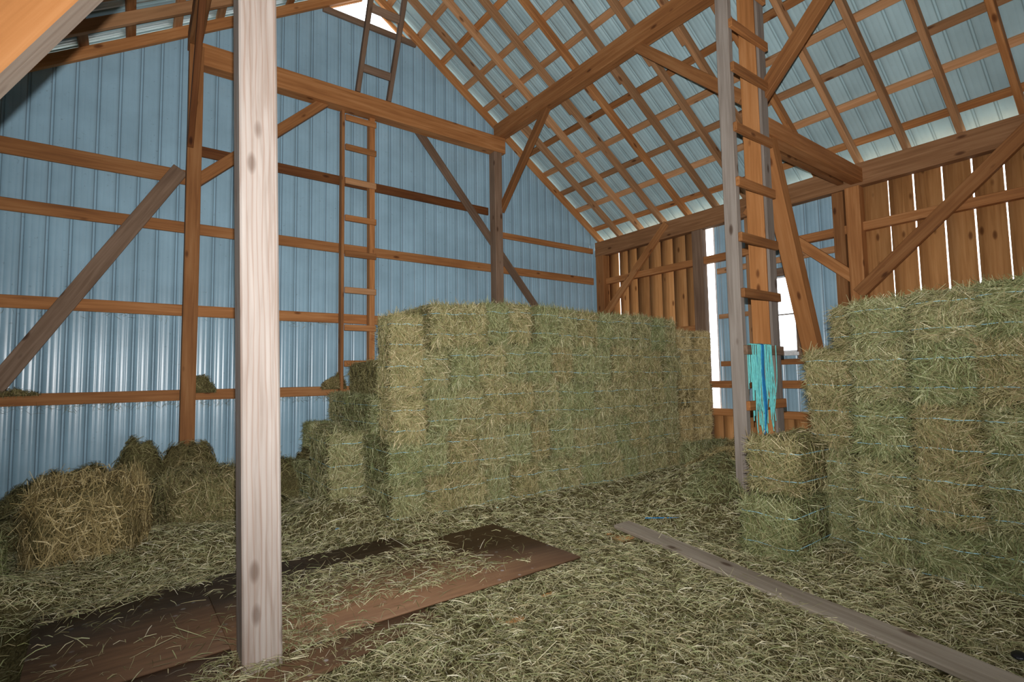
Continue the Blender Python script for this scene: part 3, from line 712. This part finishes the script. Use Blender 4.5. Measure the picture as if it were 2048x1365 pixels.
# right stack: ends towards the camera's aisle
CX = 4.45
for c in range(5):
    y = 1.70 - 0.372*(c + 0.5)
    for r in range(5):
        z = 0.27 + 0.4225*r; h = 0.4225/BH*0.985
        if r == 4: h *= 0.86 + 0.05*(c % 3)
        x = CX + BL/2 + random.uniform(-0.03, 0.03) + (-0.05 if r == 0 else 0) + (0.02*r)
        bale((x, y, z), -math.pi/2 + random.choice((0.0, 0.0)) + random.uniform(-0.03, 0.03), f'hay bale in the right stack, {ROW[r]}, {ORD[c]} from its left edge', 'bales of the right stack', scale=(1.03, 1, h))
for r in range(4):
    bale((4.78 + BL/2 + random.uniform(-0.03, 0.03), 1.97, 0.27 + 0.425*r), -math.pi/2 + random.uniform(-0.04, 0.04), f'hay bale, {ROW[r]} of the set back column left of the right stack', 'bales of the set back column', scale=(1.15, 1, 0.97))
bale((5.02 + BL/2, 1.88, 0.27 + 0.425*4), -math.pi/2 + 0.05, 'hay bale topping the set back column left of the right stack', 'bales of the set back column', scale=(1.0, 1, 0.86))
bale((4.10 + BL/2, 2.225, 0.28), -math.pi/2 + 0.03, 'hay bale on the floor at the foot of the right stack, lower of two', 'bale pair before the ladder post', scale=(1.27, 1, 1.1))
bale((4.30 + BL/2, 2.235, 0.765), -math.pi/2 - 0.04, 'hay bale with curled end below the twine, upper of two', 'bale pair before the ladder post', scale=(1.25, 1, 1.05))
# loose bales at the left
GS = 'single bales lying about'
bale((-0.27, 5.72, 0.28), 1.50, 'broken golden hay bale lying in the left foreground', GS, mesh=BVL[0], scale=(1.7, 0.80, 1.55), tilt=(0.0, 0.0))
bale((0.60, 6.25, 0.28), 1.62, 'loose hay bale between the broken bale and the pale post', GS, mesh=BVL[1], scale=(1.4, 0.75, 1.32))
bale((-1.12, 5.05, 0.28), 1.2, 'hay bale cut off by the left edge of the photo', GS, mesh=BVL[1], scale=(1.2, 0.8, 1.1))

# plywood sheets, grey plank, small things on the floor
def sheet(name, pts, z0, z1, mat, label, cat, group=None):
    c = Vector((sum(p[0] for p in pts)/4, sum(p[1] for p in pts)/4, z0)); V = [(p[0]-c.x, p[1]-c.y, 0) for p in pts] + [(p[0]-c.x, p[1]-c.y, z1 - z0) for p in pts]
    F = [(3, 2, 1, 0), (4, 5, 6, 7), (0, 1, 5, 4), (1, 2, 6, 5), (2, 3, 7, 6), (3, 0, 4, 7)]
    o = link(name, from_arrays(name, V, F, M[mat])); o.location = c; return tag(o, label, cat, group)
GP = 'plywood sheets on the floor'
sheet('plywood_sheet', [(0.47, 3.07), (2.93, 3.12), (2.90, 4.33), (0.45, 4.28)], 0.311, 0.325, 'ply', 'brown plywood sheet on the floor, half covered with hay, right corner bare', 'plywood', GP)
sheet('plywood_sheet', [(-0.40, 3.28), (2.03, 3.40), (1.96, 4.62), (-0.46, 4.50)], 0.297, 0.310, 'ply_dark', 'dark plywood sheet lying under the edge of the brown one, behind it', 'plywood', GP)
sheet('plywood_sheet', [(-0.85, 2.36), (1.58, 2.96), (1.36, 3.86), (-1.1, 3.30)], 0.283, 0.296, 'ply_dark', 'worn dark plywood sheet in the left foreground, lowest of the three', 'plywood', GP)
pl = timber('grey_plank', (3.89, 3.55, 0.312), (3.05, -0.55, 0.305), (1, 0.0, 0.10), 0.185, 0.035, 'plank_grey', 'long grey weathered plank lying on the hay in the right foreground', 'plank', wob=0.012)
bm = bmesh.new(); bmesh.ops.create_uvsphere(bm, u_segments=16, v_segments=10, radius=0.03)
for v in bm.verts: v.co.z *= 0.5; v.co.x *= 1.6
cp = bm_obj('rubber_cap', bm, M['black']); cp.location = (3.60, 0.685, 0.345); tag(cp, 'small black rounded cap lying on the hay at the right edge', 'cap')
for q, (pts, mt_, lab) in enumerate((
        ([(4.18, 3.50, .335), (4.25, 3.40, .345), (4.33, 3.36, .34), (4.42, 3.27, .345), (4.50, 3.22, .335), (4.56, 3.18, .33)], 'blue', 'dark blue scrap of twine on the hay behind the end of the grey plank'),
        ([(1.585, 5.06, .35), (1.61, 5.05, .36), (1.64, 5.06, .345)], 'blue', 'tiny blue scrap of twine on the hay before the left end of middle stack'),
        ([(3.20, 4.71, .36), (3.215, 4.70, .365), (3.23, 4.715, .35)], 'teal', 'tiny turquoise scrap of twine at the foot of the middle stack'))):
    c = np.mean(pts, 0); V, F = tube_arrays(np.array(pts) - c, 0.006 if q else 0.005)
    o = link('twine_scrap', from_arrays('twine_scrap', V, F, M[mt_], smooth=True)); o.location = c; tag(o, lab, 'twine', 'twine scraps on the floor')

# ------------------------------------------------------------------ loose hay over the floor
def ss(a, b, x): t = np.clip((x - a)/(b - a), 0, 1); return t*t*(3 - 2*t)
def bump(x, y, cx, cy, rx, ry, h): d = np.sqrt(((x-cx)/rx)**2 + ((y-cy)/ry)**2); return h*(1 - ss(0, 1, d))
def in_ply(x, y):
    return ((x > -1.0) & (x < 2.95) & (y > 2.75 + 0.15*(x > 1.5)) & (y < 4.58) & (y > 2.55 + 0.22*(x + 0.85)) & ((x < 2.0) | (y < 4.33)))
def hz(x, y):
    h = 0.285 + 0.022*vnoise(x, y, 3, 2.1) + 0.012*vnoise(x, y, 4, 6.0)
    h = h + 0.28*ss(7.4, 8.5, y)*(0.7 + 0.5*vnoise(x, y, 5, 1.3))
    h = h + bump(x, y, 5.5, 3.5, 1.5, 1.1, 0.46) + bump(x, y, 6.9, 4.3, 1.2, 0.8, 0.28)
    h = h + 0.10*ss(4.2, 4.9, y)*ss(1.4, 2.2, x) + bump(x, y, 1.75, 5.6, 0.7, 0.9, 0.22)
    h = h + bump(x, y, 4.5, 1.2, 0.55, 2.0, 0.10) + bump(x, y, 0.15, 5.7, 1.3, 0.9, 0.16) + bump(x, y, -0.9, 4.9, 0.9, 0.7, 0.2)
    return np.where(in_ply(x, y), np.minimum(h, 0.279), h)
gx = np.arange(LX, WX - 0.02, 0.06); gy = np.arange(-0.6, 8.56, 0.06)
GXX, GYY = np.meshgrid(gx, gy, indexing='ij'); Z = hz(GXX, GYY)
V0 = np.stack([GXX, GYY, Z], -1).reshape(-1, 3); nx, ny = GXX.shape
ii, jj = np.meshgrid(np.arange(nx-1), np.arange(ny-1), indexing='ij'); b0 = (ii*ny + jj).ravel()
F0 = np.stack([b0, b0 + ny, b0 + ny + 1, b0 + 1], 1)
rng = np.random.default_rng(11)
N = 430000
P = np.stack([rng.uniform(-1.8, 8.6, N), rng.uniform(0.0, 8.5, N), np.zeros(N)], 1)
depth = P[:, 0]*0.59 + P[:, 1]*0.807
keep = (depth > 1.7) & (rng.random(N) < np.clip(2.6/np.maximum(depth, 0.5), 0, 1))
keep &= ~((P[:, 0] > 2.2) & (P[:, 1] > 5.0)) & ~((P[:, 0] > 4.6) & (P[:, 1] < 1.75))
x, y = P[:, 0], P[:, 1]
nz = vnoise(x, y, 8, 3.0)*0.25
wob = 0.10*vnoise(x, y, 9, 2.5)
bare = in_ply(x, y) & (((x > 2.22 + 2*wob) & (y > 3.30 + wob)) | ((y < 3.36 - 0.06*(x - 1.2) + wob) & (x < 2.4 + 2*wob) & (x > 0.95)) | ((x < 0.62 + wob) & (y < 4.25 + 0.12*x + wob))
                       | ((y > 4.18 + wob) & (x > 0.5) & (x < 2.05 + wob)))
bare &= ~((np.hypot((x - 0.75)/0.45, (y - 2.95)/0.25) < 1 + 3*wob) | ((x < -0.62 + wob) & (y < 3.4)))
keep &= ~(bare & (rng.random(N) > 0.045)) & ~(in_ply(x, y) & ~bare & (rng.random(N) > 0.62 + nz))
P = P[keep]; x, y = P[:, 0], P[:, 1]; n = len(P)
zt = hz(x, y)
zt = np.where(in_ply(x, y), 0.329, zt) + rng.random(n)*0.012
P[:, 2] = zt
e = 0.05
Nn = np.stack([-(hz(x+e, y) - hz(x-e, y))/(2*e), -(hz(x, y+e) - hz(x, y-e))/(2*e), np.ones(n)], 1)
Nn[in_ply(x, y)] = (0, 0, 1); Nn /= np.linalg.norm(Nn, axis=1)[:, None]
Ln = rng.gamma(2.6, 0.022, n) + 0.025; Ln = np.minimum(Ln, 0.26); Wn = rng.uniform(0.0024, 0.0062, n)
lg = rng.random(n) < 0.05; Ln[lg] = rng.uniform(0.16, 0.36, lg.sum()); Wn[lg] *= 0.75
v1, f1 = blades(P, Nn, Ln, Wn, 0.02, rng, curl=0.13)
Va = np.concatenate([V0, v1]); Fa = np.concatenate([F0, f1 + len(V0)])
mi = np.concatenate([np.zeros(len(F0), int), np.ones(len(f1), int)])
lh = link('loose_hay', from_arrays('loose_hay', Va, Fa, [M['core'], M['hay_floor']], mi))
tag(lh, 'loose cut hay scattered all over the barn floor', 'hay', kind='stuff')

# heaps of old hay along the gable wall and tufts caught on the lowest girt
def heap(name, cx, cy, z0, rx, ry, h, label, mat='hay_dark', nb=2600, seed=1, cat='hay', group=None, pw=1.0):
    rng = np.random.default_rng(seed); u = np.linspace(0, 1, 12); th = np.linspace(0, 2*np.pi, 33)[:-1]
    F = []
    def pt(r, t):
        k = 1 + 0.40*vnoise(np.cos(t)*1.5, np.sin(t)*1.5, seed, 1.0)
        X = rx*r*k*np.cos(t); Y = ry*r*k*np.sin(t)
        Zz = h*(1 - r**2)**pw*(1 + 0.45*vnoise(X, Y, seed+1, 4.0) + 0.35*vnoise(X, Y, seed+2, 11.0)); return X, Y, Zz
    R_, T_ = np.meshgrid(u[1:], th, indexing='ij'); X, Y, Zz = pt(R_, T_)
    V = np.concatenate([[(0.0, 0.0, float(pt(np.zeros(1), np.zeros(1))[2][0]))], np.stack([X, Y, Zz], -1).reshape(-1, 3)]); m_ = len(th); F = []
    for i in range(len(u)-2):
        for j in range(m_): F.append((1 + i*m_ + j, 1 + (i+1)*m_ + j, 1 + (i+1)*m_ + (j+1) % m_, 1 + i*m_ + (j+1) % m_))
    for j in range(m_): F.append((0, 1 + j, 1 + (j+1) % m_, 0))
    r = np.sqrt(rng.random(nb)); t = rng.random(nb)*2*np.pi; X, Y, Zz = pt(r*0.99, t); P = np.stack([X, Y, Zz], 1)
    Nn = np.stack([X/rx**2*h, Y/ry**2*h, np.full(nb, 0.5)], 1); Nn /= np.linalg.norm(Nn, axis=1)[:, None]
    v, f = blades(P, Nn, rng.uniform(0.04, 0.2, nb)*min(1, 2.2*max(rx, h)), rng.uniform(0.003, 0.0075, nb), 0.05, rng)
    F = np.array(F); mi = np.concatenate([np.zeros(len(F), int), np.ones(len(f), int)])
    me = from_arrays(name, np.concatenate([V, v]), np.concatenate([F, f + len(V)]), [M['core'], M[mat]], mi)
    o = link(name, me); o.location = (cx, cy, z0); return tag(o, label, cat, group)
HG = 'heaps of old hay along the gable wall'
heap('hay_heap', -0.62, 8.05, 0.36, 0.55, 0.45, 0.42, 'dark heap of old hay at the gable wall behind the broken bale', seed=2, group=HG)
heap('hay_heap', 0.10, 8.15, 0.36, 0.34, 0.35, 0.48, 'dark heap of old hay at the gable wall, just left of the gable post foot', seed=3, group=HG)
heap('hay_heap', 0.66, 8.10, 0.36, 0.36, 0.40, 0.55, 'dark heap of old hay around the foot of the left gable post', seed=4, group=HG)
heap('hay_heap', 1.75, 7.6, 0.30, 0.55, 0.6, 0.40, 'dark heap of old hay between pale post and middle stack', seed=5, group=HG)
heap('hay_heap', 0.0, 6.9, 0.27, 1.3, 0.7, 0.38, 'wide low heap of green hay between wall and broken bale', mat='hay', nb=6000, seed=6, group=HG)
heap('hay_heap', 5.3, 3.35, 0.5, 0.75, 0.42, 0.26, 'low heap of hay round the foot of the post ladder', mat='hay', nb=4000, seed=10, group='heaps of hay by the ladder')
heap('hay_heap', 7.2, 4.15, 0.45, 0.9, 0.45, 0.32, 'low golden heap of hay before the narrow stack, right of middle stack', mat='hay_straw', nb=4500, seed=12, group='heaps of hay by the ladder')
TG = 'tufts of hay caught on the lowest girt'
heap('hay_tuft', 0.76, 8.50, 1.62, 0.17, 0.07, 0.20, 'tuft of hay on the lowest girt beside left gable post', nb=700, seed=7, group=TG, cat='hay')
heap('hay_tuft', 2.62, 8.49, 1.62, 0.22, 0.07, 0.28, 'tuft of hay on the lowest girt behind left rail of the wall ladder', nb=900, seed=8, group=TG, cat='hay')
heap('hay_tuft', -1.15, 8.50, 1.64, 0.22, 0.06, 0.08, 'thin tuft of hay on the lowest girt at left end of the photo', nb=500, seed=9, group=TG, cat='hay')
# wisps hanging from the girts
n = 420
xs = rng.uniform(-1.4, 2.6, n); low = rng.random(n) < 0.75
P = np.stack([xs, np.full(n, 8.56) + rng.uniform(-0.012, 0.008, n), np.where(low, 1.51, 2.70) - rng.random(n)**2*0.09], 1)
Nn = np.tile(np.array([0, -1.0, 0]), (n, 1))
v, f = blades(P, Nn, rng.uniform(0.03, 0.12, n), rng.uniform(0.002, 0.004, n), 0.01, rng)
o = link('hay_wisps', from_arrays('hay_wisps', v, f, M['hay_dark'])); tag(o, 'wisps of hay hanging along the lower girts of the blue gable wall', 'hay', kind='stuff')
